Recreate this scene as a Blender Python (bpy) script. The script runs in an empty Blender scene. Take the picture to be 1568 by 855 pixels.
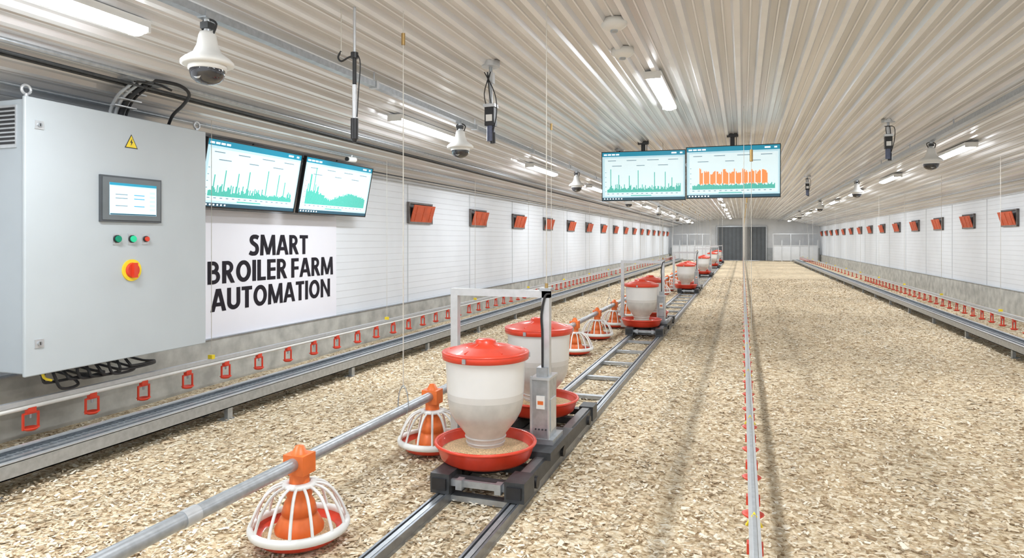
import bpy, bmesh, math, random
import numpy as np
from mathutils import Vector, Matrix
random.seed(7); np.random.seed(7)
C=bpy.context; D=bpy.data
scn=C.scene
try:
    scn.view_settings.view_transform='Standard'
    scn.view_settings.look='None'
except Exception: pass
HX=5.6; ZE=2.65; ZR=0.7; Y0H=-4.0; Y1H=56.0
def zc(x): return ZE+ZR*(1-(x/HX)**2)

# ---------------------------------------------------------------- materials
MATS={}
def mat(name,col,rough=0.5,metal=0.0,var=0.06,scale=8.0,bump=0.0,emit=0.0,spec=0.5,coat=0.0,stretch=None):
    if name in MATS: return MATS[name]
    m=D.materials.new(name); m.use_nodes=True
    nt=m.node_tree; b=nt.nodes['Principled BSDF']
    tc=nt.nodes.new('ShaderNodeTexCoord'); mp=nt.nodes.new('ShaderNodeMapping')
    nt.links.new(tc.outputs['Object'],mp.inputs[0])
    if stretch: mp.inputs['Scale'].default_value=stretch
    n=nt.nodes.new('ShaderNodeTexNoise'); n.inputs['Scale'].default_value=scale; n.inputs['Detail'].default_value=4
    nt.links.new(mp.outputs[0],n.inputs['Vector'])
    r=nt.nodes.new('ShaderNodeValToRGB')
    r.color_ramp.elements[0].position=0.3; r.color_ramp.elements[1].position=0.7
    r.color_ramp.elements[0].color=[max(0,c*(1-var)) for c in col]+[1]
    r.color_ramp.elements[1].color=[min(1,c*(1+var)) for c in col]+[1]
    nt.links.new(n.outputs['Fac'],r.inputs[0]); nt.links.new(r.outputs[0],b.inputs['Base Color'])
    b.inputs['Roughness'].default_value=rough; b.inputs['Metallic'].default_value=metal
    b.inputs['Specular IOR Level'].default_value=spec
    if coat: b.inputs['Coat Weight'].default_value=coat
    if bump:
        bp=nt.nodes.new('ShaderNodeBump'); bp.inputs['Strength'].default_value=bump; bp.inputs['Distance'].default_value=0.01
        nt.links.new(n.outputs['Fac'],bp.inputs['Height']); nt.links.new(bp.outputs[0],b.inputs['Normal'])
    if emit:
        nt.links.new(r.outputs[0],b.inputs['Emission Color']); b.inputs['Emission Strength'].default_value=emit
    MATS[name]=m; return m

# ---------------------------------------------------------------- mesh builder
def catmull(pts,res):
    pts=[Vector(p) for p in pts]; out=[]; N=len(pts)
    for i in range(N-1):
        p0=pts[max(i-1,0)];p1=pts[i];p2=pts[i+1];p3=pts[min(i+2,N-1)]
        for k in range(res):
            t=k/res
            out.append(0.5*((2*p1)+(p2-p0)*t+(2*p0-5*p1+4*p2-p3)*t*t+(-p0+3*p1-3*p2+p3)*t**3))
    out.append(pts[-1]); return out
class MB:
    def __init__(s): s.v=[];s.f=[];s.m=[];s.s=[];s.mats=[]
    def mi(s,m):
        if m not in s.mats: s.mats.append(m)
        return s.mats.index(m)
    def add(s,vs,fs,m,sm=False):
        o=len(s.v); k=s.mi(m); s.v+= [tuple(p) for p in vs]
        for f in fs: s.f.append(tuple(i+o for i in f)); s.m.append(k); s.s.append(sm)
    def box(s,a,b,m,mtx=None):
        x0,y0,z0=[min(a[i],b[i]) for i in range(3)]; x1,y1,z1=[max(a[i],b[i]) for i in range(3)]
        vs=[Vector(p) for p in [(x0,y0,z0),(x1,y0,z0),(x1,y1,z0),(x0,y1,z0),(x0,y0,z1),(x1,y0,z1),(x1,y1,z1),(x0,y1,z1)]]
        if mtx: vs=[mtx@p for p in vs]
        s.add(vs,[(0,3,2,1),(4,5,6,7),(0,1,5,4),(1,2,6,5),(2,3,7,6),(3,0,4,7)],m)
    def cyl(s,p0,p1,r0,m,r1=None,n=16,sm=True,caps=True):
        p0=Vector(p0);p1=Vector(p1); r1=r0 if r1 is None else r1
        d=(p1-p0).normalized(); u=d.orthogonal().normalized(); w=d.cross(u)
        vs=[]
        for p,r in((p0,r0),(p1,r1)):
            for i in range(n):
                a=2*math.pi*i/n; vs.append(p+(u*math.cos(a)+w*math.sin(a))*r)
        s.add(vs,[(i,(i+1)%n,n+(i+1)%n,n+i) for i in range(n)],m,sm)
        if caps: s.add(vs,[tuple(range(n-1,-1,-1)),tuple(range(n,2*n))],m,False)
    def lathe(s,c,prof,m,n=40,sm=True,mtx=None):
        vs=[];fs=[]
        for r,z in prof:
            for i in range(n):
                a=2*math.pi*i/n; p=Vector((r*math.cos(a),r*math.sin(a),z))
                if mtx: p=mtx@p
                vs.append(p+Vector(c))
        for j in range(len(prof)-1):
            for i in range(n):
                i2=(i+1)%n; fs.append((j*n+i,j*n+i2,(j+1)*n+i2,(j+1)*n+i))
        s.add(vs,fs,m,sm)
    def tube(s,pts,r,m,n=8,closed=False,res=0):
        pts=[Vector(p) for p in pts]
        if res: pts=catmull(pts,res)
        N=len(pts); vs=[]; u=None
        for i in range(N):
            if closed: d=pts[(i+1)%N]-pts[i-1]
            else: d=pts[min(i+1,N-1)]-pts[max(i-1,0)]
            d.normalize()
            u=d.orthogonal().normalized() if u is None else (u-d*u.dot(d)).normalized()
            w=d.cross(u)
            for k in range(n):
                a=2*math.pi*k/n; vs.append(pts[i]+(u*math.cos(a)+w*math.sin(a))*r)
        fs=[]
        for i in range(N if closed else N-1):
            j=(i+1)%N
            for k in range(n):
                k2=(k+1)%n; fs.append((i*n+k,i*n+k2,j*n+k2,j*n+k))
        s.add(vs,fs,m,True)
        if not closed: s.add(vs,[tuple(range(n-1,-1,-1)),tuple(range((N-1)*n,N*n))],m,False)
    def ring(s,c,R,r,m,n=40,k=8):
        s.tube([(c[0]+R*math.cos(2*math.pi*i/n),c[1]+R*math.sin(2*math.pi*i/n),c[2]) for i in range(n)],r,m,n=k,closed=True)
    def mesh(s,name):
        me=D.meshes.new(name); me.from_pydata(s.v,[],s.f)
        for m in s.mats: me.materials.append(m)
        me.polygons.foreach_set('material_index',s.m); me.polygons.foreach_set('use_smooth',s.s)
        bm=bmesh.new(); bm.from_mesh(me); bmesh.ops.recalc_face_normals(bm,faces=bm.faces); bm.to_mesh(me); bm.free()
        me.update(); return me
    def obj(s,name,loc=(0,0,0),rot=(0,0,0),parent=None,bevel=0):
        o=D.objects.new(name,s.mesh(name)); C.collection.objects.link(o); o.location=loc; o.rotation_euler=rot
        if parent: o.parent=parent
        if bevel:
            b=o.modifiers.new('bevel','BEVEL'); b.width=bevel; b.segments=2; b.limit_method='ANGLE'; b.angle_limit=math.radians(50)
        return o
def inst(name,me,loc,rot=(0,0,0),parent=None):
    o=D.objects.new(name,me); C.collection.objects.link(o); o.location=loc; o.rotation_euler=rot
    if parent: o.parent=parent
    return o
def empty(name,loc=(0,0,0),rot=(0,0,0)):
    o=D.objects.new(name,None); C.collection.objects.link(o); o.location=loc; o.rotation_euler=rot; o.empty_display_size=.1; return o

galv=mat('galvanised_steel',(.45,.48,.51),.38,.7,.12,25)
galv_lt=mat('aluminium',(.60,.62,.64),.35,.55,.06,20)
steel_dk=mat('dark_steel',(.07,.075,.08),.45,.5,.2,20)
rail_m=mat('rail_steel',(.28,.30,.33),.35,.8,.15,15)
white_pl=mat('white_plastic',(.82,.82,.80),.4,0,.03,10)
pvc=mat('pvc_pipe',(.80,.79,.75),.35,0,.05,12)
red_pl=mat('red_plastic',(.72,.055,.022),.35,0,.08,10,coat=.2)
orange_pl=mat('orange_plastic',(.78,.17,.035),.4,0,.1,12)
black_pl=mat('black_plastic',(.018,.018,.02),.4,0,.2,20)
rubber=mat('black_cable_rubber',(.02,.02,.022),.5,0,.2,20)
wire_m=mat('support_wire',(.62,.59,.53),.5,.2,.1,20)
brass=mat('brass',(.45,.30,.12),.4,.7,.1,20)
yellow=mat('yellow_plastic',(.9,.68,.03),.45,0,.05,20)
feed=mat('pellet_feed',(.60,.43,.25),.9,0,.4,120,bump=.8)

# ---------------------------------------------------------------- litter floor
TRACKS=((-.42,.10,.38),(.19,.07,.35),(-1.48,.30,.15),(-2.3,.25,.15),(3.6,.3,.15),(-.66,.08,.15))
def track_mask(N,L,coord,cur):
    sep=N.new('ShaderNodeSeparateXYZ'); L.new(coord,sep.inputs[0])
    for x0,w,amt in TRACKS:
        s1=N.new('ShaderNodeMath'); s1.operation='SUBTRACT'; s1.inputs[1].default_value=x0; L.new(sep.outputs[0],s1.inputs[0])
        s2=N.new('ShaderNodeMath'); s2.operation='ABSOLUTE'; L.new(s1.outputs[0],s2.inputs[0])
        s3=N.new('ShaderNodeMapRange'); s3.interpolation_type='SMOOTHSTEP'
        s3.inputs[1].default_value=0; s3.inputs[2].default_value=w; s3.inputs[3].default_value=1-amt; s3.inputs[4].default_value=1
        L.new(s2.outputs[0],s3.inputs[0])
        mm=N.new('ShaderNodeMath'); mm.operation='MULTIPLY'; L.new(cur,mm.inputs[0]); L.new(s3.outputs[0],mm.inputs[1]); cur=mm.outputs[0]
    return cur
def patch(N,L,coord):
    bn=N.new('ShaderNodeTexNoise'); bn.inputs['Scale'].default_value=1.3; bn.inputs['Detail'].default_value=5
    mp2=N.new('ShaderNodeMapping'); mp2.inputs['Scale'].default_value=(1.6,.5,1); L.new(coord,mp2.inputs[0]); L.new(mp2.outputs[0],bn.inputs['Vector'])
    br=N.new('ShaderNodeMapRange'); br.inputs[1].default_value=.3; br.inputs[2].default_value=.7; br.inputs[3].default_value=.84; br.inputs[4].default_value=1.04
    L.new(bn.outputs['Fac'],br.inputs[0]); return br.outputs[0]
def litter_mat():
    m=D.materials.new('wood_shavings_litter'); m.use_nodes=True; nt=m.node_tree; N=nt.nodes; L=nt.links
    b=N['Principled BSDF']; b.inputs['Roughness'].default_value=.85; b.inputs['Specular IOR Level'].default_value=.2
    tc=N.new('ShaderNodeTexCoord')
    dn=N.new('ShaderNodeTexNoise'); dn.inputs['Scale'].default_value=9; dn.inputs['Detail'].default_value=3
    L.new(tc.outputs['Object'],dn.inputs['Vector'])
    vm=N.new('ShaderNodeVectorMath'); vm.operation='MULTIPLY_ADD'; vm.inputs[1].default_value=(.12,.12,0)
    L.new(dn.outputs['Color'],vm.inputs[0]); L.new(tc.outputs['Object'],vm.inputs[2])
    cols=[];hts=[]
    for sx,sy,rz in((28,66,.5),(68,26,-.4)):
        mp=N.new('ShaderNodeMapping'); mp.inputs['Scale'].default_value=(sx,sy,10); mp.inputs['Rotation'].default_value=(0,0,rz)
        L.new(vm.outputs[0],mp.inputs[0])
        v=N.new('ShaderNodeTexVoronoi'); v.inputs['Scale'].default_value=1; L.new(mp.outputs[0],v.inputs['Vector'])
        sp=N.new('ShaderNodeSeparateColor'); L.new(v.outputs['Color'],sp.inputs[0])
        cols.append(sp.outputs[0]); hts.append(v.outputs['Distance'])
    a=N.new('ShaderNodeMath'); a.operation='ADD'; L.new(cols[0],a.inputs[0]); L.new(cols[1],a.inputs[1])
    h=N.new('ShaderNodeMath'); h.operation='MULTIPLY'; h.inputs[1].default_value=.5; L.new(a.outputs[0],h.inputs[0])
    r=N.new('ShaderNodeValToRGB'); e=r.color_ramp.elements
    e[0].position=.10; e[0].color=(.30,.20,.11,1); e[1].position=.9; e[1].color=(.93,.84,.67,1)
    x=e.new(.30); x.color=(.60,.46,.285,1); x=e.new(.6); x.color=(.80,.67,.47,1)
    L.new(h.outputs[0],r.inputs[0])
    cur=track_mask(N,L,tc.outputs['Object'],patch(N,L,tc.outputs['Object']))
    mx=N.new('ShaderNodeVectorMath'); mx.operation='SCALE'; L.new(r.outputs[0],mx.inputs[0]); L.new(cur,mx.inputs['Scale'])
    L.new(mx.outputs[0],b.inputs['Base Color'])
    hh=N.new('ShaderNodeMath'); hh.operation='ADD'; L.new(hts[0],hh.inputs[0]); L.new(h.outputs[0],hh.inputs[1])
    bp=N.new('ShaderNodeBump'); bp.inputs['Strength'].default_value=.65; bp.inputs['Distance'].default_value=.010
    L.new(hh.outputs[0],bp.inputs['Height']); L.new(bp.outputs[0],b.inputs['Normal'])
    return m
lit=litter_mat()
def ground():
    nx,ny=113,200
    xs=np.linspace(-HX,HX,nx); ys=Y0H+(Y1H-Y0H)*(np.linspace(0,1,ny)**1.8)
    X,Y=np.meshgrid(xs,ys)
    Z=.010*np.sin(X*3.1+np.sin(Y*1.3))*np.sin(Y*2.2+X)-.012*np.exp(-((X+.42)/.08)**2)-.012*np.exp(-((X-.17)/.06)**2)-.012
    Z+=np.random.uniform(-.004,.004,Z.shape)
    v=np.stack([X,Y,Z],-1).reshape(-1,3)
    f=[(j*nx+i,j*nx+i+1,(j+1)*nx+i+1,(j+1)*nx+i) for j in range(ny-1) for i in range(nx-1)]
    me=D.meshes.new('floor'); me.from_pydata(v.tolist(),[],f); me.materials.append(lit)
    for p in me.polygons: p.use_smooth=True
    o=D.objects.new('floor',me); C.collection.objects.link(o)
ground()
def chips():
    n=250000
    t=np.random.rand(n)
    y=1.6+28*(t**2.2); x=np.random.uniform(-5.45,5.45,n)
    keep=np.ones(n,bool)
    for x0,w,p in((-.42,.08,.6),(.19,.06,.6),(-1.73,.06,1),(-1.27,.06,1)): keep&=~((np.abs(x-x0)<w)&(np.random.rand(n)<p))
    x=x[keep]; y=y[keep]; n=len(x)
    big=1+.6*(np.random.rand(n)<.10)
    l=np.random.uniform(.006,.018,n)*(1+.025*y)*big; w=np.random.uniform(.003,.008,n)*(1+.025*y)*big
    a=np.random.uniform(0,2*np.pi,n); tl=np.random.uniform(-.3,.3,n); rl=np.random.uniform(-.4,.4,n)
    z=np.random.uniform(-.006,.009,n)
    ux=np.stack([np.cos(a)*np.cos(tl),np.sin(a)*np.cos(tl),np.sin(tl)],-1)
    vx=np.stack([-np.sin(a)*np.cos(rl),np.cos(a)*np.cos(rl),np.sin(rl)],-1)
    c=np.stack([x,y,z],-1)
    P=np.stack([c-ux*l[:,None]-vx*w[:,None],c+ux*l[:,None]*.8-vx*w[:,None],c+ux*l[:,None]+vx*w[:,None]*.8,c-ux*l[:,None]*.9+vx*w[:,None]],1).reshape(-1,3)
    me=D.meshes.new('wood_shavings'); me.vertices.add(4*n); me.vertices.foreach_set('co',P.ravel())
    me.loops.add(4*n); me.loops.foreach_set('vertex_index',np.arange(4*n)); me.polygons.add(n)
    me.polygons.foreach_set('loop_start',np.arange(0,4*n,4)); me.polygons.foreach_set('loop_total',np.full(n,4))
    me.update(); me.validate()
    m=D.materials.new('wood_chip'); m.use_nodes=True; nt=m.node_tree; b=nt.nodes['Principled BSDF']; b.inputs['Roughness'].default_value=.75
    g=nt.nodes.new('ShaderNodeNewGeometry'); r=nt.nodes.new('ShaderNodeValToRGB'); e=r.color_ramp.elements
    e[0].position=0; e[0].color=(.30,.20,.11,1); e[1].position=1; e[1].color=(.95,.89,.76,1)
    q=e.new(.22); q.color=(.62,.47,.30,1); q=e.new(.6); q.color=(.84,.71,.51,1)
    nt.links.new(g.outputs['Random Per Island'],r.inputs[0])
    tc=nt.nodes.new('ShaderNodeTexCoord')
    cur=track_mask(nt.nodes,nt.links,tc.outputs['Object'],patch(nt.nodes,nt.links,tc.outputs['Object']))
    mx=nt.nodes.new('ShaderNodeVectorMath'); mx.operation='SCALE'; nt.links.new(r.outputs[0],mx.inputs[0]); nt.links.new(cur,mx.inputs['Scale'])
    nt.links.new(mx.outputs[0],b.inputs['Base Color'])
    me.materials.append(m)
    o=D.objects.new('wood_shavings',me); C.collection.objects.link(o)
chips()

# ---------------------------------------------------------------- walls
def panel_mat(name,col):
    m=D.materials.new(name); m.use_nodes=True; nt=m.node_tree; N=nt.nodes; L=nt.links; b=N['Principled BSDF']
    b.inputs['Roughness'].default_value=.42
    tc=N.new('ShaderNodeTexCoord'); sp=N.new('ShaderNodeSeparateXYZ'); L.new(tc.outputs['Object'],sp.inputs[0])
    mu=N.new('ShaderNodeMath'); mu.operation='MULTIPLY'; mu.inputs[1].default_value=9.5; L.new(sp.outputs['Z'],mu.inputs[0])
    fr=N.new('ShaderNodeMath'); fr.operation='FRACT'; L.new(mu.outputs[0],fr.inputs[0])
    gt=N.new('ShaderNodeMapRange'); gt.inputs[1].default_value=.0; gt.inputs[2].default_value=.12; L.new(fr.outputs[0],gt.inputs[0])
    n=N.new('ShaderNodeTexNoise'); n.inputs['Scale'].default_value=1.2; n.inputs['Detail'].default_value=6; L.new(tc.outputs['Object'],n.inputs['Vector'])
    r=N.new('ShaderNodeValToRGB'); r.color_ramp.elements[0].position=.3; r.color_ramp.elements[1].position=.6
    r.color_ramp.elements[0].color=[c*.94 for c in col]+[1]; r.color_ramp.elements[1].color=list(col)+[1]; L.new(n.outputs['Fac'],r.inputs[0])
    mr=N.new('ShaderNodeMapRange'); mr.inputs[3].default_value=.90; mr.inputs[4].default_value=1; L.new(gt.outputs[0],mr.inputs[0])
    mx=N.new('ShaderNodeVectorMath'); mx.operation='SCALE'; L.new(r.outputs[0],mx.inputs[0]); L.new(mr.outputs[0],mx.inputs['Scale']); L.new(mx.outputs[0],b.inputs['Base Color'])
    bp=N.new('ShaderNodeBump'); bp.inputs['Strength'].default_value=.35; bp.inputs['Distance'].default_value=.008; L.new(gt.outputs[0],bp.inputs['Height']); L.new(bp.outputs[0],b.inputs['Normal'])
    return m
wallm=panel_mat('white_wall_panel',(.83,.865,.905))
conc=mat('concrete',(.46,.455,.42),.8,0,.25,5,bump=.5)
trim_w=mat('white_trim',(.62,.64,.66),.4,0,.04,6)
for sd,nm in((-1,'left'),(1,'right')):
    w=MB(); w.box((sd*HX,Y0H,0.5),(sd*(HX+.15),Y1H,ZE+.12),wallm); w.obj('wall_'+nm)
    w=MB(); w.box((sd*(HX-.05),Y0H,-.05),(sd*(HX+.15),Y1H,.5),conc); w.obj('baseboard_'+nm)
    w=MB()
    y=Y0H+.4
    while y<Y1H: w.box((sd*(HX-.008),y,.5),(sd*HX,y+.02,ZE),trim_w); y+=2.83
    w.box((sd*(HX-.03),Y0H,ZE-.05),(sd*HX,Y1H,ZE+.02),trim_w)
    w.box((sd*(HX-.065),Y0H,.5),(sd*HX,Y1H,.512),galv)
    w.obj('trim_'+('1' if sd<0 else '2'))
endm=mat('end_wall_panel',(.68,.70,.72),.5,0,.06,2)
w=MB(); 
prof=[(-HX+i*HX*2/24) for i in range(25)]
vs=[(x,Y1H,0) for x in prof]+[(x,Y1H,zc(x)+.05) for x in prof]
w.add(vs,[(i,i+1,25+i+1,25+i) for i in range(24)],endm)
w.box((-HX,Y1H-.03,-.05),(-2.0,Y1H,1.0),mat('end_wall_grey',(.42,.44,.45),.5,.1,.12,3))
w.box((1.82,Y1H-.03,-.05),(HX,Y1H,1.0),MATS['end_wall_grey'])
w.obj('wall_end')
dm=mat('grey_barn_door',(.115,.13,.145),.45,.2,.08,3)
w=MB()
for a,b in((-1.9,.50),(.55,1.72)):
    w.box((a,Y1H-.12,0),(b,Y1H-.04,2.65),dm)
    k=a+.2
    while k<b: w.box((k,Y1H-.135,0.02),(k+.03,Y1H-.12,2.6),steel_dk); k+=.3
w.box((-1.98,Y1H-.14,2.65),(1.8,Y1H-.04,2.74),galv); w.box((-1.98,Y1H-.14,0),(-1.9,Y1H-.04,2.65),galv); w.box((1.72,Y1H-.14,0),(1.8,Y1H-.04,2.65),galv)
w.obj('door_1')
w=MB()
for a,b in((-5.3,-2.4),(2.2,5.3)):
    w.box((a,Y1H-1.5,.05),(b,Y1H-1.42,1.15),endm); w.box((a,Y1H-1.52,1.15),(b,Y1H-1.40,1.22),galv_lt)
    for k in range(6): x=a+(b-a)*k/5; w.box((x-.03,Y1H-1.53,-.02),(x+.03,Y1H-1.50,1.6 if k%2 else 2.1),galv_lt)
    w.box((a,Y1H-1.54,2.05),(b,Y1H-1.49,2.1),galv_lt)
w.obj('pen_barrier')

# ceiling : ribbed sheet
def ceil_mat():
    m=D.materials.new('ribbed_ceiling_sheet'); m.use_nodes=True; nt=m.node_tree; N=nt.nodes; L=nt.links; b=N['Principled BSDF']
    tc=N.new('ShaderNodeTexCoord'); mp=N.new('ShaderNodeMapping'); mp.inputs['Scale'].default_value=(5,.25,1); L.new(tc.outputs['Object'],mp.inputs[0])
    n=N.new('ShaderNodeTexNoise'); n.inputs['Scale'].default_value=1.0; n.inputs['Detail'].default_value=3; L.new(mp.outputs[0],n.inputs['Vector'])
    r=N.new('ShaderNodeValToRGB'); r.color_ramp.elements[0].position=.35; r.color_ramp.elements[1].position=.65
    r.color_ramp.elements[0].color=(.60,.60,.605,1); r.color_ramp.elements[1].color=(.80,.80,.815,1); L.new(n.outputs['Fac'],r.inputs[0])
    L.new(r.outputs[0],b.inputs['Base Color'])
    b.inputs['Roughness'].default_value=.27; b.inputs['Metallic'].default_value=.22
    return m
cm=ceil_mat()
rib=mat('ceiling_rib_edge',(.86,.87,.89),.25,.1,.04,3)
w=MB(); pr=[]
p=.2; x=-HX
while x<HX-.01:
    for dx,dz in((0,0),(.044,0),(.050,-.008),(.062,-.008),(.068,0),(.115,0),(.135,-.032),(.180,-.032)): pr.append((x+dx,zc(x+dx)+dz))
    x+=p
pr.append((HX,zc(HX)))
n=len(pr)
ys=[Y0H,12,28,Y1H]
vs=[(a,y,b) for y in ys for a,b in pr]
fa=[];fb=[]
for j in range(3):
    for i in range(n-1): (fb if i%8 in(2,6) else fa).append((j*n+i,j*n+i+1,(j+1)*n+i+1,(j+1)*n+i))
w.add(vs,fa,cm); w.add(vs,fb,rib)
w.obj('ceiling')

# ---------------------------------------------------------------- lamps
tube_m=mat('lamp_diffuser',(.93,.965,1),.4,0,0,5,emit=24)
lb=MB()
lb.box((-.085,0,0),(.085,1.65,.045),white_pl)
lb.box((-.085,-.02,-.03),(.085,0,.045),white_pl); lb.box((-.085,1.65,-.03),(.085,1.67,.045),white_pl)
pts=8
vs=[];
for y in(0.0,1.65):
    for i in range(pts+1):
        a=math.pi*i/pts; vs.append((.078*math.cos(a),y,-.048*math.sin(a)))
lb.add(vs,[(i,i+1,pts+1+i+1,pts+1+i) for i in range(pts)],tube_m,True)
lamp_me=lb.mesh('fluorescent_light')
LD=D.lights.new('tube_light','AREA'); LD.shape='RECTANGLE'; LD.size=.12; LD.size_y=1.6; LD.energy=46; LD.color=(.90,.95,1)
def lamp(x,y,drop=.06):
    o=inst('fluorescent_light',lamp_me,(x,y,zc(x)-drop-.03))
    l=D.objects.new('tube',LD); C.collection.objects.link(l); l.parent=o; l.location=(0,.82,-.054)
for k in range(-1,11):
    lamp(-3.67,1.62+5*k); lamp(3.24,1.7+5*k)
for y in(-3.2,1.7,6.85,16.7,21.7,26.7,31.7,36.7,41.7,46.7,51.7): lamp(-.86,y,.04)

# ---------------------------------------------------------------- bucket feeder carts
def bucket(mb,cx,cy):
    buck_w=mat('translucent_bucket',(.78,.775,.76),.28,0,.03,6,coat=.4)
    buck_m=mat('bucket_feed_line',(.66,.64,.61),.28,0,.05,6,coat=.4)
    buck_f=mat('bucket_with_feed',(.57,.55,.515),.3,0,.12,9,coat=.4)
    c=(cx,cy,0)
    mb.lathe(c,[(.0,.165),(.27,.165),(.295,.185),(.325,.27),(.335,.285),(.322,.287),(.31,.27),(.285,.20),(.0,.195)],red_pl)
    mb.ring((cx,cy,.278),.327,.011,red_pl)
    mb.lathe(c,[(.292,.225),(.2,.245),(.13,.262),(0,.265)],feed)
    mb.lathe(c,[(.122,.225),(.124,.30),(.138,.34),(.205,.425),(.235,.48),(.248,.54),(.250,.57)],buck_f)
    mb.ring((cx,cy,.315),.129,.008,buck_f); mb.ring((cx,cy,.28),.124,.006,buck_f)
    mb.lathe(c,[(.250,.57),(.253,.61)],buck_m)
    mb.lathe(c,[(.253,.61),(.262,.80),(.266,.835),(.275,.84)],buck_w)
    mb.lathe(c,[(.272,.822),(.284,.826),(.286,.862),(.278,.872),(.25,.878),(.17,.905),(.07,.922),(.068,.940),(.055,.948),(0,.95)],red_pl)
    mb.ring((cx,cy,.866),.280,.008,red_pl)
    for k in range(6):
        a=k*math.pi/3+.3
        mb.cyl((cx+.085*math.cos(a),cy+.085*math.sin(a),.918),(cx+.235*math.cos(a),cy+.235*math.sin(a),.882),.006,red_pl,n=6)
    for k in range(3):
        a=k*2.1+.4; mb.box((-.012,-.02,.80),(.012,.012,.83),galv,Matrix.Translation((cx+.282*math.cos(a),cy+.282*math.sin(a),.03))@Matrix.Rotation(a-math.pi/2,4,'Z'))
    mb.lathe((cx,cy,0),[(.0,.115),(.16,.115),(.16,.166),(0,.166)],steel_dk,n=24)
def cart():
    mb=MB()
    for sx in(-.255,.225):
        mb.box((sx-.045,-.95,.065),(sx+.045,1.0,.158),steel_dk)
        mb.box((sx-.03,-.93,.158),(sx+.03,.98,.168),mat('cart_edge',(.20,.205,.21),.4,.5,.1,20))
        mb.box((sx-.062,-1.02,.055),(sx+.062,-.82,.175),steel_dk); mb.box((sx-.06,.88,.055),(sx+.06,1.05,.175),steel_dk)
        mb.box((sx-.045,-1.035,.08),(sx+.045,-1.02,.15),black_pl)
        for yy in(-.75,-.1,.75): mb.cyl((sx-.03,yy,.095),(sx+.065,yy,.095),.038,black_pl,n=16)
    for yy in(-.93,-.6,-.25,.15,.65,.95): mb.box((-.25,yy-.035,.09),(.22,yy+.035,.14),steel_dk)
    mb.box((-.22,-.99,.10),(.19,-.96,.14),galv); mb.box((-.15,-1.02,.09),(-.11,-.96,.15),galv); mb.box((.1,-1.02,.09),(.14,-.96,.15),galv)
    mb.box((.14,-.5,.15),(.30,.12,.20),steel_dk)
    bucket(mb,-.11,-.62); bucket(mb,-.13,.66)
    px,py=.20,-.25; s=.027
    mb.box((px-s,py-s,.15),(px+s,py+s,1.25),galv_lt)
    mb.box((-.49-s,py-s,1.20),(px+s,py+s,1.25),galv_lt)
    mb.box((-.49-s,py-s,.09),(-.49+s,py+s,1.20),galv_lt); mb.box((-.49,py-s,.09),(-.2,py+s,.13),galv_lt)
    mb.box((px-.04,py-.04,1.248),(px+.04,py+.04,1.268),galv)
    mb.box((px-.08,py-.075,.18),(px+.035,py+.13,.64),galv)       # drive column
    mb.box((px-.09,py-.085,.64),(px+.045,py+.14,.655),galv_lt); mb.box((px-.09,py-.085,.16),(px+.07,py+.18,.235),galv)
    mb.box((px-.095,py-.082,.16),(px-.08,py-.06,.66),galv_lt); mb.box((px+.03,py-.082,.2),(px+.04,py-.06,.66),galv_lt)
    mb.box((px+.035,py-.03,.28),(px+.041,py+.1,.5),galv_lt); mb.box((px-.05,py-.081,.44),(px+.01,py-.075,.53),white_pl)
    mb.box((px-.04,py-.0825,.47),(px+.0,py-.081,.495),orange_pl)
    mb.box((px-.055,py-.06,.655),(px+.02,py+.06,.72),galv)
    mb.tube([(px+.03,py-.02,1.23),(px-.0,py-.04,1.21),(px-.025,py-.04,1.08),(px-.02,py-.035,.95),(px-.02,py-.03,.72)],.008,rubber,res=5)
    mb.cyl((px,py,1.25),(px,py,zc(1.3)-.04),.004,wire_m,n=6); mb.cyl((px,py,1.26),(px,py,1.30),.012,brass,n=8)
    for k in range(4): mb.cyl((px-.055+.024*k,py-.075,.30),(px-.055+.024*k,py-.082,.30),.006,steel_dk,n=8)
    return mb.mesh('automated_feeder_cart')
cart_me=cart()
for y in(4.72,11.9,21.1,30.2,39.6,47.5): inst('automated_feeder_cart',cart_me,(-1.49,y,.0))
mb=MB()
for x in(-1.73,-1.27):
    mb.box((x-.038,.3,-.03),(x+.038,50,.008),rail_m); mb.box((x-.01,.3,0),(x+.01,50,.045),rail_m)
    for d in(-.030,.030): mb.box((x+d-.007,.3,0),(x+d+.007,50,.055),rail_m)
    mb.box((x-.014,.3,.045),(x+.014,50,.050),galv)
y=.9
while y<50: mb.box((-1.70,y,.0),(-1.30,y+.07,.035),galv); y+=.95
mb.obj('feeder_cart_track')

# ---------------------------------------------------------------- pan feeder line
PX=-2.23; PZ=.42
def pan():
    mb=MB(); c=(0,0,0)
    mb.lathe(c,[(0,.012),(.16,.012),(.205,.025),(.243,.075),(.24,.085),(.195,.045),(.0,.035)],red_pl)
    mb.lathe(c,[(.242,.060),(.258,.066),(.264,.085),(.259,.104),(.240,.108),(.230,.098),(.233,.075),(.242,.060)],white_pl)
    mb.lathe(c,[(.19,.05),(.12,.06),(0,.062)],feed)
    mb.lathe(c,[(.125,.055),(.128,.078),(.098,.135),(.085,.15),(.093,.155),(.078,.21),(.062,.235),(.068,.25),(.052,.30),(.05,.44),(.054,.455),(.04,.468),(.022,.505),(0,.51)],orange_pl,n=28)
    mb.box((-.062,-.055,PZ-.058),(.062,.055,PZ+.045),orange_pl)
    mb.lathe(c,[(.052,.302),(.060,.318),(.085,.312),(.090,.296),(.075,.288),(.052,.302)],white_pl,n=28)
    for k in range(14):
        a=2*math.pi*(k+.5)/14; pr=[(.075,.303),(.12,.292),(.165,.262),(.205,.205),(.234,.14),(.246,.098)]
        mb.tube([(r*math.cos(a),r*math.sin(a),z) for r,z in pr],.0085,white_pl,n=6,res=3)
    return mb.mesh('poultry_pan_feeder')
pan_me=pan()
pys=[2.99,4.6]+[6.1+1.53*k for k in range(30)]
for y in pys: inst('poultry_pan_feeder',pan_me,(PX,y,0))
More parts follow.
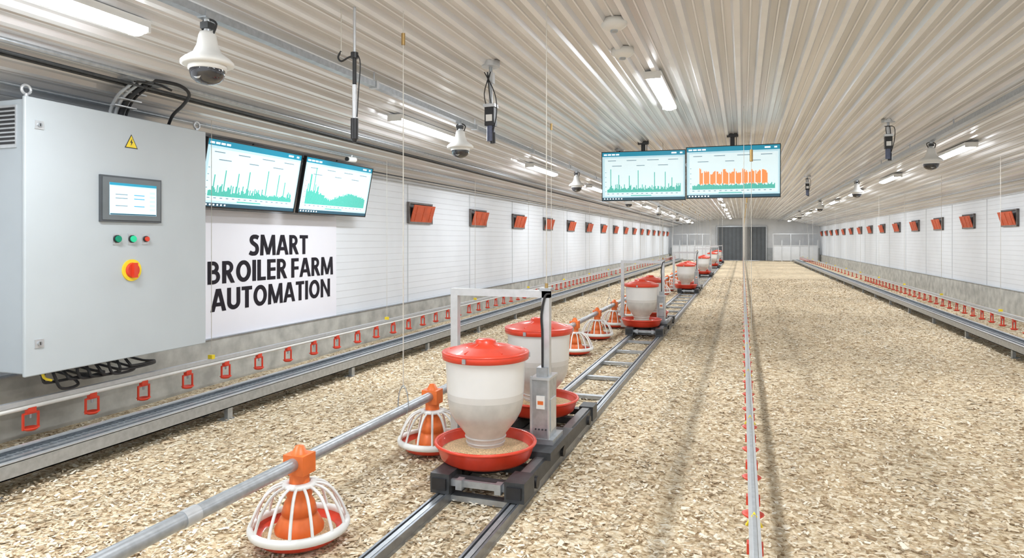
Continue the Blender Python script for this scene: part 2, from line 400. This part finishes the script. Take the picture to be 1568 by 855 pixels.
mb=MB(); mb.cyl((PX,.4,PZ),(PX,52,PZ),.034,galv,n=20)
y=2.2
while y<52: mb.cyl((PX,y,PZ),(PX,y+.08,PZ),.038,galv_lt,n=20); y+=3.06
y=4.14
while y<50:
    for dx in(-.03,.03): mb.tube([(PX,y,PZ-.04),(PX+dx*1.3,y,PZ),(PX+dx,y,PZ+.12),(PX,y,PZ+.17)],.004,galv,n=6,res=3)
    mb.cyl((PX,y,PZ+.16),(PX,y,zc(PX)-.045),.0035,wire_m,n=6); mb.cyl((PX,y,zc(PX)-.28),(PX,y,zc(PX)-.20),.014,brass,n=8)
    y+=3.8
mb.obj('auger_feed_pipe')

# ---------------------------------------------------------------- drinkers
def drinker(mb,x,y,z):
    w=.055
    mb.box((x-.018,y-.03,z-.035),(x+.018,y+.03,z+.005),red_pl)
    mb.box((x-.008,y-w,z-.045),(x+.008,y+w,z-.032),red_pl)
    for d in(-w,w): mb.box((x-.007,y+d-.006,z-.155),(x+.007,y+d+.006,z-.035),red_pl)
    mb.lathe((x,y,z-.165),[(0,0),(.035,0),(.058,.022),(.052,.024),(.03,.008),(0,.008)],red_pl,n=14)
    mb.cyl((x,y,z-.035),(x,y,z-.075),.008,galv,n=6)
def dline(name,x,z,y0,dy=.485,wy=3.4,w0=4.9):
    mb=MB()
    mb.box((x-.02,1.2,z+.02),(x+.02,53,z+.055),galv_lt)
    mb.cyl((x,1.2,z),(x,53,z),.019,pvc,n=12)
    y=y0
    while y<53: drinker(mb,x,y,z-.01); y+=dy if y<25 else dy*2
    y=w0
    while y<52:
        mb.box((x-.025,y-.02,z+.05),(x+.025,y+.02,z+.09),yellow); mb.cyl((x,y,z+.08),(x,y,zc(x)-.04),.003,wire_m,n=5); y+=wy
    return mb.obj(name)
dline('nipple_drinker_line',-4.9,.39,3.45,w0=5.2)
dline('nipple_drinker_line',3.95,.39,3.5,w0=6)
mb=MB(); x=.045; z=.45
mb.box((x-.022,1.0,z),(x+.022,53,z+.02),galv_lt); mb.box((x-.007,1.0,z+.02),(x+.007,53,z+.03),galv)
mb.cyl((x,1.0,z-.02),(x,53,z-.02),.018,pvc,n=12)
y=1.72
while y<52:
    mb.box((x-.030,y-.02,z-.05),(x+.030,y+.02,z-.01),red_pl)
    mb.lathe((x,y,z-.11),[(0,0),(.03,0),(.050,.018),(.046,.02),(0,.006)],red_pl,n=14)
    mb.cyl((x,y,z-.105),(x,y,z-.03),.008,red_pl,n=8)
    y+=.50 if y<20 else 1.0
y=2.9
while y<52:
    mb.tube([(x-.03,y,z-.02),(x,y,z+.035),(x+.03,y,z-.02)],.006,yellow,n=6); y+=1.6
y=9.0
while y<52:
    for dx in(-.03,.06): mb.cyl((x+dx,y,z+.02),(x+dx,y,zc(x)-.04),.0035,wire_m,n=5)
    mb.cyl((x+.06,y,zc(0)-.75),(x+.06,y,zc(0)-.6),.02,brass,n=8)
    y+=3.3
mb.obj('nipple_drinker_line')

# ---------------------------------------------------------------- troughs
tr_in=mat('trough_grate',(.13,.20,.26),.4,.5,.15,20)
def trough(xn,xf):
    mb=MB(); s=1 if xn>xf else -1
    mb.box((xn-.012*s,1.0,.10),(xn,53,.20),galv); mb.box((xf,1.0,.10),(xf+.012*s,53,.20),galv)
    mb.box((xn,1.0,.195),(xn-.045*s,53,.205),galv_lt); mb.box((xf,1.0,.195),(xf+.04*s,53,.205),galv_lt)
    mb.box((xn,1.0,.10),(xf,53,.108),tr_in)
    y=1.0
    while y<53: mb.box((xn-.012*s,y,.165),(xf+.012*s,y+.008,.172),galv); y+=.06 if y<14 else .3
    xm=(xn+xf)/2; mb.box((xm-.02,1.0,.16),(xm+.02,53,.185),galv); mb.box((xm-.09,1.0,.165),(xm-.08,53,.18),galv); mb.box((xm+.08,1.0,.165),(xm+.09,53,.18),galv)
    y=2.8
    while y<52:
        mb.box((xn-.05*s,y,-.02),(xn-.01*s,y+.06,.10),galv); mb.box((xf+.05*s,y,-.02),(xf+.01*s,y+.06,.10),galv); mb.box((xn-.1*s,y-.03,-.02),(xn,y+.09,-.0),galv); y+=2.0
    mb.obj('floor_conveyor_trough')
trough(-4.33,-4.66); trough(3.46,3.76)

# ---------------------------------------------------------------- ceiling conduits
mb=MB(); z=3.0; x=-3.15
mb.box((x-.03,-3.9,z-.02),(x+.03,55,z+.03),galv)
y=.5
while y<54: mb.cyl((x,y,z),(x,y,zc(x)-.01),.008,galv_lt,n=6); mb.box((x-.04,y-.02,z-.03),(x+.04,y+.02,z+.04),galv_lt); y+=2.4
for x,zz,r in((-4.38,2.86,.018),(-4.5,2.82,.012),(-4.6,2.825,.012),(-5.0,2.73,.014),(-5.3,2.64,.012)): mb.cyl((x,-3.9,zz),(x,55,zz),r,galv if r>.013 else steel_dk,n=8)
mb.obj('cable_conduit_rail')
mb=MB(); x=2.6
mb.box((x-.04,-3.9,3.04),(x+.04,55,3.10),galv); mb.cyl((x+.25,-3.9,3.11),(x+.25,55,3.11),.012,galv_lt,n=8); mb.cyl((4.2,-3.9,2.88),(4.2,55,2.88),.012,galv,n=8); mb.cyl((4.9,-3.9,2.74),(4.9,55,2.74),.014,galv,n=8)
y=.5
while y<54: mb.cyl((x,y,3.08),(x,y,zc(x)-.01),.008,galv_lt,n=6); y+=2.4
mb.obj('cable_conduit_rail')

# ---------------------------------------------------------------- dome cameras
dome=mat('smoked_dome',(.03,.03,.035),.06,0,.1,5,coat=1.0)
def ptz():
    mb=MB(); c=(0,0,0)
    mb.box((-.035,-.05,.0),(.035,.05,.04),galv); mb.cyl((0,0,.02),(0,0,-.10),.02,galv_lt,n=12)
    mb.tube([(.02,0,.0),(.06,.01,-.03),(.04,0,-.10)],.007,rubber,res=4)
    mb.tube([(-.02,0,.0),(-.055,.01,-.02),(-.03,0,-.09)],.006,rubber,res=4)
    mb.box((-.03,-.03,-.06),(.03,.03,-.02),steel_dk)
    mb.lathe(c,[(0,-.08),(.045,-.08),(.052,-.10),(.062,-.16),(.085,-.21),(.135,-.245),(.155,-.265),(.155,-.285),(.13,-.29),(.10,-.285)],white_pl,n=32)
    mb.lathe(c,[(.112,-.28),(.112,-.315),(.095,-.32)],white_pl,n=32)
    mb.lathe(c,[(.104,-.30),(.104,-.33),(.094,-.365),(.068,-.392),(.03,-.405),(0,-.408)],dome,n=32)
    mb.lathe((0,-.078,-.345),[(.0,-.03),(.036,-.028),(.038,0),(.0,.0)],galv_lt,n=16,mtx=Matrix.Rotation(math.radians(75),4,'X'))
    return mb.mesh('dome_security_camera')
ptz_me=ptz()
for y in(3.31,7.25,13.1,19.6,27,35,43): inst('dome_security_camera',ptz_me,(-3.15,y,2.975))
for y in(11.2,17.9,26,35): inst('dome_security_camera',ptz_me,(2.6,y,3.03))

# ---------------------------------------------------------------- hanging sensors
mb=MB(); x,y=-2.5,3.95; t=zc(x)-.02
mb.cyl((x,y,t),(x,y,2.85),.010,galv_lt,n=10); mb.cyl((x,y,2.88),(x,y,2.84),.026,black_pl,n=12)
mb.cyl((x,y,2.85),(x,y,2.66),.014,rubber,n=10); mb.cyl((x,y,2.66),(x,y,2.43),.016,galv_lt,n=12)
mb.cyl((x,y,2.43),(x,y,2.29),.026,black_pl,n=14); mb.cyl((x,y,2.29),(x,y,2.265),.02,black_pl,r1=.012,n=14)
mb.tube([(x+.02,y,2.87),(x+.045,y,2.8),(x+.03,y,2.6),(x+.02,y,2.44)],.004,rubber,n=6,res=4)
mb.cyl((x-.105,y,t-.005),(x-.105,y,2.88),.004,wire_m,n=6); mb.tube([(x-.105,y,2.90),(x-.13,y,2.86),(x-.105,y,2.83),(x-.05,y,2.85),(x,y,2.86)],.007,black_pl,n=6,res=4)
mb.obj('hanging_climate_probe')
def hsens(x,y,zb,s=1):
    mb=MB(); t=zc(x)-.0
    mb.cyl((x,y,t),(x,y,t-.05),.085*s,galv_lt,n=20); mb.cyl((x,y,t-.02),(x,y,zb+.33),.017,galv,n=10)
    mb.box((x-.03,y-.03,t-.2),(x+.03,y+.03,t-.1),galv_lt)
    mb.box((x-.045,y-.04,zb+.16),(x+.045,y+.04,zb+.34),black_pl); mb.box((x-.055,y-.05,zb+.33),(x+.055,y+.05,zb+.36),galv_lt)
    mb.box((x-.03,y-.048,zb+.2),(x+.03,y-.04,zb+.26),white_pl)
    mb.cyl((x,y,zb+.16),(x,y,zb+.02),.036,mat('sensor_blue',(.10,.12,.2),.4,0,.2,20),n=14); mb.cyl((x+.02,y,zb+.1),(x+.02,y,zb),.026,black_pl,n=12)
    for k in range(3): mb.tube([(x-.05+.03*k,y-.03,t-.1),(x+.06-.05*k,y-.06,zb+.45),(x+.07-.04*k,y-.03,zb+.28),(x+.03,y-.02,zb+.1)],.005,rubber,n=6,res=4)
    mb.obj('ceiling_air_sensor')
hsens(-2.19,5.74,2.49); hsens(1.9,10.4,2.70); hsens(-2.1,12.0,2.75); hsens(1.6,19,2.75)
for x,y in((-.95,5.2),(-1.02,6.0)):
    mb=MB(); t=zc(x)-.035; mb.lathe((x,y,0),[(0,t+.03),(.10,t+.03),(.10,t-.015),(.075,t-.035),(.04,t-.05),(0,t-.05)],white_pl,n=28); mb.lathe((x,y,0),[(.03,t-.045),(.028,t-.065),(0,t-.067)],galv,n=16); mb.obj('smoke_detector')

# ---------------------------------------------------------------- wall inlets
inl=mat('inlet_orange',(.64,.10,.03),.5,0,.15,5); fr_m=mat('inlet_frame',(.17,.15,.14),.5,.2,.2,10)
def inlet():
    mb=MB(); W=.47;H=.19
    mb.box((-.0,-W,H-.03),(.05,W,H),fr_m); mb.box((0,-W,-H),(.05,W,-H+.03),fr_m)
    mb.box((0,-W,-H),(.05,-W+.035,H),fr_m); mb.box((0,W-.035,-H),(.05,W,H),fr_m); mb.box((.0,-W,-H),(.008,W,H),black_pl)
    M=Matrix.Translation((.04,0,-H+.03))@Matrix.Rotation(math.radians(16),4,'Y')
    mb.box((-.006,-W+.05,0),(.008,W-.05,2*H-.07),inl,M)
    for k in(-.28,0,.28): mb.box((.008,k-.012,.02),(.014,k+.012,2*H-.1),inl,M)
    mb.box((.008,-W+.06,.15),(.014,W-.06,.165),inl,M)
    return mb.mesh('wall_air_inlet')
im=inlet()
for k in range(16): inst('wall_air_inlet',im,(-HX+.0,11+2.83*k,2.09))
for k in range(18): inst('wall_air_inlet',im,(HX,6.2+2.83*k,2.09),(0,0,math.pi))

# ---------------------------------------------------------------- screens
def em(name,c,s=.85): return mat(name,c,.3,0,0,5,emit=s)
ui_bg=em('screen_background',(.54,.78,.88),.5); ui_panel=em('screen_panel',(.74,.90,.95),.55); ui_head=em('screen_header',(.01,.27,.42),.5)
ui_green=em('chart_teal',(.08,.52,.43),.4); ui_or=em('chart_orange',(1,.32,.10),.5); ui_dk=em('screen_taskbar',(.03,.10,.15),.4); ui_txt=em('screen_text',(.25,.35,.42),.4); ui_wht=em('screen_white_text',(.9,.95,1),.8)
mount_h=.26
def tv(name,loc,rot,w,h,seed,style,mount):
    rnd=random.Random(seed); mb=MB(); W=w/2;H=h/2
    mb.box((-W,0,-H),(W,.035,H),black_pl); mb.box((-W*.8,.035,-H*.75),(W*.8,.07,H*.6),black_pl)
    for a,b in(((-W,-.008,-H),(W,0,-H+.016)),((-W,-.008,H-.012),(W,0,H)),((-W,-.008,-H),(-W+.012,0,H)),((W-.012,-.008,-H),(W,0,H))): mb.box(a,b,black_pl)
    def q(x0,z0,x1,z1,m,l=1): mb.add([(x0,-.001*l,z0),(x1,-.001*l,z0),(x1,-.001*l,z1),(x0,-.001*l,z1)],[(0,1,2,3)],m)
    x0,x1,z0,z1=-W+.012,W-.012,-H+.016,H-.012; SW=x1-x0; SH=z1-z0
    q(x0,z0,x1,z1,ui_bg,1); q(x0,z1-.09*SH,x1,z1,ui_head,2); q(x0,z0,x1,z0+.055*SH,ui_dk,2)
    q(x0+.03*SW,z0+.09*SH,x1-.02*SW,z1-.13*SH,ui_panel,2)
    for k in range(4): q(x0+(.02+.05*k)*SW,z1-.065*SH,x0+(.06+.05*k)*SW,z1-.035*SH,ui_wht,3)
    q(x1-.16*SW,z1-.06*SH,x1-.1*SW,z1-.03*SH,ui_wht,3); q(x1-.06*SW,z1-.06*SH,x1-.03*SW,z1-.03*SH,ui_wht,3)
    for k in range(7): q(x0+(.02+.035*k)*SW,z0+.015*SH,x0+(.035+.035*k)*SW,z0+.04*SH,ui_wht,3)
    for xx,l in((.07,.1),(.30,.12),(.55,.14),(.80,.12)): q(x0+xx*SW,z1-.185*SH,x0+(xx+l)*SW,z1-.17*SH,ui_txt,3)
    for xx,l in((.12,.12),(.42,.10),(.68,.12)): q(x0+xx*SW,z1-.295*SH,x0+(xx+l)*SW,z1-.28*SH,ui_txt,3)
    for k in range(5): q(x0+.06*SW,z0+(.18+.1*k)*SH,x1-.05*SW,z0+(.182+.1*k)*SH,ui_bg,3); q(x0+.035*SW,z0+(.175+.1*k)*SH,x0+.05*SW,z0+(.187+.1*k)*SH,ui_txt,3)
    n=90; cx0=x0+.06*SW; cw=.89*SW/n; base=z0+.16*SH
    spikes={4,14,27,38,58,71,79} if style=='spike' else {3,4,9}
    for i in range(n):
        t=i/n
        if style=='spike':
            v=.05+.05*rnd.random()+(.10*rnd.random() if rnd.random()<.5 else 0)+(rnd.uniform(.22,.40) if i in spikes else 0)
        elif style=='area':
            v=.08+.15*abs(math.cos(t*4.2))+.05*rnd.random()+(.30 if i in spikes else 0)+(.12 if t<.2 and rnd.random()<.4 else 0)
        else: v=.07+.05*rnd.random()
        q(cx0+cw*i,base,cx0+cw*(i+.95),base+v*SH,ui_green,4)
        if style=='orange' and .08<t<.92 and math.sin(i*.9)>-.93:
            tp=.19+.07*abs(math.sin(i*.31))+.06*rnd.random()+(.1 if i<10 else 0); q(cx0+cw*i,base+(.09+.03*rnd.random())*SH,cx0+cw*(i+1.0),base+(tp+.08)*SH,ui_or,5)
        if i%6==0: q(cx0+cw*i,base-.035*SH,cx0+cw*(i+2.5),base-.02*SH,ui_txt,4)
    q(x0+.35*SW,z0+.085*SH,x0+.6*SW,z0+.10*SH,ui_green,4)
    if mount=='ceiling':
        top=mount_h
        mb.box((-.035,.06,-H*.3),(.035,.12,H+top),black_pl); mb.box((-.09,.02,H+top-.06),(.09,.15,H+top+.0),black_pl); mb.box((-.12,.05,-H*.4),(.12,.08,H*.4),steel_dk)
        mb.cyl((.06,.09,H-.05),(.06,.09,H+top),.006,rubber,n=6)
    else:
        mb.box((-.15,.06,-.15),(.15,.09,.15),steel_dk); mb.box((-.03,.08,-.04),(.03,.26,.04),steel_dk)
        mb.tube([(-.1,.07,H*.6),(.02,.1,H+.03),(.12,.07,H+.05)],.008,rubber,n=6,res=4)
    return mb.obj(name,loc,rot)
Yt=11.5
mount_h=.17
tv('ceiling_tv_screen',(-1.605,Yt,2.70),(math.radians(3),0,math.radians(4)),1.41,.85,3,'spike','ceiling')
mount_h=.20
tv('ceiling_tv_screen',(-.155,Yt,2.72),(math.radians(3),0,math.radians(1)),1.47,.86,4,'orange','ceiling')
tl=math.radians(11)
tv('wall_tv_screen',(-5.26,6.24,2.305),(tl,0,math.pi/2),1.56,.735,5,'spike','wall')
tv('wall_tv_screen',(-5.26,7.90,2.305),(tl,0,math.pi/2),1.60,.735,6,'area','wall')

# ---------------------------------------------------------------- sign
T=.20
def arc(cx,cy,rx,ry,a0=0,a1=360,n=36): return [(cx+rx*math.cos(math.radians(a0+(a1-a0)*i/n)),cy+ry*math.sin(math.radians(a0+(a1-a0)*i/n))) for i in range(n+1)]
def bowl(x0,xr,y0,y1):
    cy=(y0+y1)/2; ry=(y1-y0)/2; rx=ry*.95; cx=xr-rx
    return [(x0,y1)]+arc(cx,cy,rx,ry,90,-90,18)+[(x0,y0)]
LET={
'S':(.54,[('c',[(.50,.845),(.40,.89),(.28,.905),(.155,.86),(.115,.745),(.16,.635),(.275,.55),(.395,.455),(.435,.30),(.38,.145),(.25,.095),(.12,.112),(.015,.165)],T)]),
'M':(.88,[('l',[(.08,-.1),(.12,1.1)],.19),('l',[(.80,-.1),(.76,1.1)],.19),('l',[(.13,1.1),(.44,.05)],.18),('l',[(.75,1.1),(.44,.05)],.18)]),
'A':(.72,[('l',[(.075,-.1),(.34,1.1)],T),('l',[(.645,-.1),(.38,1.1)],T),('l',[(.15,.31),(.57,.31)],.165)]),
'R':(.61,[('l',[(.10,0),(.10,1)],T),('l',bowl(.10,.455,.50,.915),.17),('l',[(.27,.50),(.52,-.08)],.21)]),
'T':(.57,[('l',[(0,.913),(.57,.913)],.175),('l',[(.285,0),(.285,.92)],T)]),
'B':(.61,[('l',[(.10,0),(.10,1)],T),('l',bowl(.10,.43,.535,.915),.17),('l',bowl(.10,.49,.085,.535),.17)]),
'O':(.78,[('l',arc(.39,.5,.285,.405),T)]),
'I':(.20,[('l',[(.10,0),(.10,1)],T)]),
'L':(.48,[('l',[(.10,0),(.10,1)],T),('l',[(.10,.085),(.47,.085)],.17)]),
'E':(.50,[('l',[(.10,0),(.10,1)],T)]+[('l',[(.10,y),(.48,y)],.165) for y in(.083,.51,.917)]),
'F':(.48,[('l',[(.10,0),(.10,1)],T)]+[('l',[(.10,y),(.47,y)],.165) for y in(.49,.917)]),
'U':(.68,[('l',[(.10,1)]+arc(.34,.34,.24,.24,180,360,18)+[(.58,1)],T)]),
'N':(.71,[('l',[(.095,0),(.095,1)],.19),('l',[(.615,0),(.615,1)],.19),('l',[(.07,1.08),(.64,-.08)],.19)]),
}
def lettering(text,width,cap):
    vs=[];fs=[];px=0
    for ch in text:
        if ch==' ': px+=.20; continue
        w,sts=LET[ch]
        for si,(kind,pts,t) in enumerate(sts):
            P2=[Vector((p[0],p[1],0)) for p in pts]
            closed=(P2[0]-P2[-1]).length<1e-5
            if kind=='c': P2=catmull(P2,5)
            P2=[p for i,p in enumerate(P2) if i==0 or (p-P2[i-1]).length>1e-4]
            o=len(vs); N=len(P2)
            for i in range(N):
                a=P2[i-1] if i>0 else (P2[-2] if closed else P2[0]); b=P2[i+1] if i<N-1 else (P2[1] if closed else P2[-1])
                d=(b-a).normalized(); nrm=Vector((-d.y,d.x,0))*t/2
                for s in(1,-1):
                    q=P2[i]+nrm*s; vs.append((px+q.x,min(1.0,max(0,q.y)),.0012*si))
            for i in range(N-1): fs.append((o+2*i,o+2*i+1,o+2*i+3,o+2*i+2))
        px+=w+.07
    px-=.07
    return [((v[0]-px/2)*width/px,(v[1]-.5)*cap,v[2]) for v in vs],fs
sg=empty('wall_sign',(-5.59,0,0))
mb=MB(); mb.box((0,5.55,.50),(.012,8.33,1.94),mat('sign_board',(.88,.88,.94),.45,0,.01,3)); mb.obj('board',parent=sg)
ink=mat('sign_ink',(.018,.015,.022),.6,0,.05,5,spec=.2)
for i,(s,wd_,cy,cz) in enumerate((('SMART',1.14,7.09,1.54),('BROILER FARM',2.38,7.05,1.235),('AUTOMATION',2.26,7.04,.925))):
    v,f=lettering(s,wd_,.255); mb=MB(); mb.add(v,f,ink)
    mb.obj('lettering_%d'%(i+1),(.0145,cy,cz),(math.pi/2,0,math.pi/2),parent=sg)

# ---------------------------------------------------------------- control cabinet
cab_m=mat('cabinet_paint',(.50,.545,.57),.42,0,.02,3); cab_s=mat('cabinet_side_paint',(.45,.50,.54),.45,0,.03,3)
cab=empty('control_cabinet',(-4.7,4.09,1.62))
def P(y,z,x=0): return (x,y-4.09,z-1.62)
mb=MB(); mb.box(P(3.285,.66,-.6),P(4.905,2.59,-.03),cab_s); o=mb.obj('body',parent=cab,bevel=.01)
mb=MB(); mb.box(P(3.268,.645,-.028),P(4.92,2.605,0),cab_m); o=mb.obj('door_leaf',parent=cab,bevel=.008)
mb=MB()
mb.box(P(3.83,1.745,0),P(4.40,2.11,.02),mat('hmi_bezel',(.09,.10,.11),.4,.2,.1,10)); mb.box(P(3.845,1.76,.02),P(4.385,2.095,.026),mat('hmi_face',(.16,.18,.19),.35,.2,.05,10))
def qf(y0,z0,y1,z1,x,m): mb.box(P(y0,z0,x-.001),P(y1,z1,x),m)
qf(3.90,1.80,4.34,2.055,.029,ui_bg); qf(3.905,1.815,4.335,2.02,.0305,ui_panel); qf(3.90,2.035,4.34,2.055,.031,ui_head); qf(3.905,1.802,4.335,1.812,.031,ui_dk)
for k in range(5): qf(4.27,1.84+.035*k,4.325,1.86+.035*k,.032,ui_bg)
for zz in(1.87,1.93,1.96): qf(3.95,zz,4.06,zz+.008,.032,ui_txt); qf(4.12,zz,4.22,zz+.008,.032,em('ui_blue',(.1,.4,.8),.5))
def btn(y,z,m,r=.026):
    mb.box(P(y-.034,z-.045,0),P(y+.034,z+.045,.006),galv_lt)
    a=Vector(P(y,z,.006)); mb.cyl(a,a+Vector((.014,0,0)),r+.005,black_pl,n=20); mb.cyl(a+Vector((.014,0,0)),a+Vector((.026,0,0)),r,m,n=20)
btn(3.982,1.61,mat('green_button',(.0,.28,.16),.3,0,.05,5)); btn(4.12,1.61,em('green_lamp',(.02,.55,.28),.3)); btn(4.252,1.61,red_pl,.02)
a=Vector(P(4.12,1.356,0))
mb.cyl(a,a+Vector((.012,0,0)),.088,yellow,n=32); mb.cyl(a+Vector((.012,0,0)),a+Vector((.03,0,0)),.062,red_pl,n=32,r1=.055)
mb.box(a+Vector((.03,-.018,-.06)),a+Vector((.055,.018,.06)),red_pl)
yy,zz=4.12,2.40; s=.062
mb.add([P(yy-s,zz-s*.85,.002),P(yy+s,zz-s*.85,.002),P(yy,zz+s,.002)],[(0,1,2)],black_pl)
mb.add([P(yy-s*.83,zz-s*.74,.003),P(yy+s*.83,zz-s*.74,.003),P(yy,zz+s*.82,.003)],[(0,1,2)],yellow)
mb.add([P(yy+.008,zz+.028,.004),P(yy-.014,zz-.008,.004),P(yy-.001,zz-.006,.004),P(yy-.007,zz-.036,.004),P(yy+.014,zz+.002,.004),P(yy+.002,zz+.0,.004)],[(0,1,2,3,4,5)],black_pl)
for zz in(2.415,.87):
    mb.box(P(3.335,zz-.03,0),P(3.40,zz+.03,.006),galv_lt); b=Vector(P(3.367,zz,.006)); mb.cyl(b,b+Vector((.01,0,0)),.016,galv,n=14); mb.box(b+Vector((.009,-.003,-.01)),b+Vector((.012,.003,.01)),black_pl)
for k in range(9): mb.box((-.40,3.268-4.09+.004,.655+.03*k),(-.11,3.285-4.09+.003,.672+.03*k),black_pl)
mb.box((-.42,3.27-4.09+.006,.63),(-.10,3.286-4.09,.93),galv_lt)
for yy in(3.32,4.87):
    c=Vector(P(yy,2.66,-.06)); mb.cyl(c-Vector((0,0,.07)),c-Vector((0,0,.03)),.014,galv_lt,n=10)
    mb.tube([c+Vector((0,.032*math.cos(t*math.pi/8),.032*math.sin(t*math.pi/8))) for t in range(16)],.010,galv_lt,n=8,closed=True)
for k,(r,m) in enumerate(((.013,galv_lt),(.013,galv_lt),(.022,rubber),(.010,rubber))):
    yy=4.02+.05*k
    mb.tube([P(yy,2.58,-.12),P(yy,2.66,-.10),P(yy-.03,2.76,.02),P(yy-.06,2.84,.22)],r,m,n=10,res=5)
    mb.cyl(P(yy,2.59,-.12),P(yy,2.615,-.12),r+.008,black_pl,n=10)
mb.box(P(3.86,2.84,.16),P(4.20,2.86,.30),galv)
for k in range(3): mb.box(P(4.0,2.68+.05*k,-.09+.055*k),P(4.2,2.69+.05*k,-.03+.055*k),galv_lt)
mb.tube([P(3.95,2.84,.25),P(4.06,2.855,.34),P(4.22,2.85,.40),P(4.32,2.80,.40),P(4.40,2.74,.26),P(4.50,2.69,.05),P(4.58,2.64,-.08),P(4.60,2.59,-.12)],.014,rubber,res=6)
mb.tube([P(3.95,2.84,.22),P(4.08,2.84,.30),P(4.20,2.81,.34)],.009,rubber,res=6)
rr=random.Random(2)
for k in range(9):
    y0=3.5+.09*k; dz=rr.uniform(-.02,.05); e=rr.uniform(.1,.3)
    mb.tube([P(y0,.66,-.15-.04*(k%3)),P(y0-.01,.58,-.13),P(y0+.05,.50+dz,-.14),P(y0+.15+e,.48+dz,-.25),P(y0+.25+e,.50,-.5),P(y0+.3+e,.52,-.8)],.011,rubber,n=8,res=5)
    mb.cyl(P(y0,.66,-.15-.04*(k%3)),P(y0,.61,-.15-.04*(k%3)),.02,black_pl,n=10)
mb.tube([P(3.46,.66,-.1),P(3.47,.60,-.09),P(3.53,.57,-.1)],.010,yellow,n=6,res=5)
for zz in(.8,2.3):
    for yy in(3.6,4.6): mb.box(P(yy-.03,zz-.03,-.84),P(yy+.03,zz+.03,-.6),galv)
mb.obj('fittings',parent=cab)

mb=MB(); mb.cyl((-4.95,7.75,2.70),(-4.95,7.75,2.74),.012,galv_lt,n=8); mb.cyl((-4.92,7.6,2.67),(-4.92,7.78,2.68),.035,white_pl,n=14); mb.cyl((-4.92,7.60,2.67),(-4.92,7.585,2.67),.028,black_pl,n=14); mb.obj('bullet_security_camera')

# ---------------------------------------------------------------- world + camera
wd=D.worlds.new('world'); scn.world=wd; wd.use_nodes=True
wd.node_tree.nodes['Background'].inputs[0].default_value=(.90,.95,1,1); wd.node_tree.nodes['Background'].inputs[1].default_value=1.25
cd=D.cameras.new('camera'); cam=D.objects.new('camera',cd); C.collection.objects.link(cam)
cam.location=(0,0,1.6); cam.rotation_euler=(math.pi/2,0,math.atan(353/1022))
cd.sensor_width=36; cd.lens=36*1022/1568; cd.shift_y=-59.5/1568; cd.clip_end=200; cd.clip_start=.05
scn.camera=cam
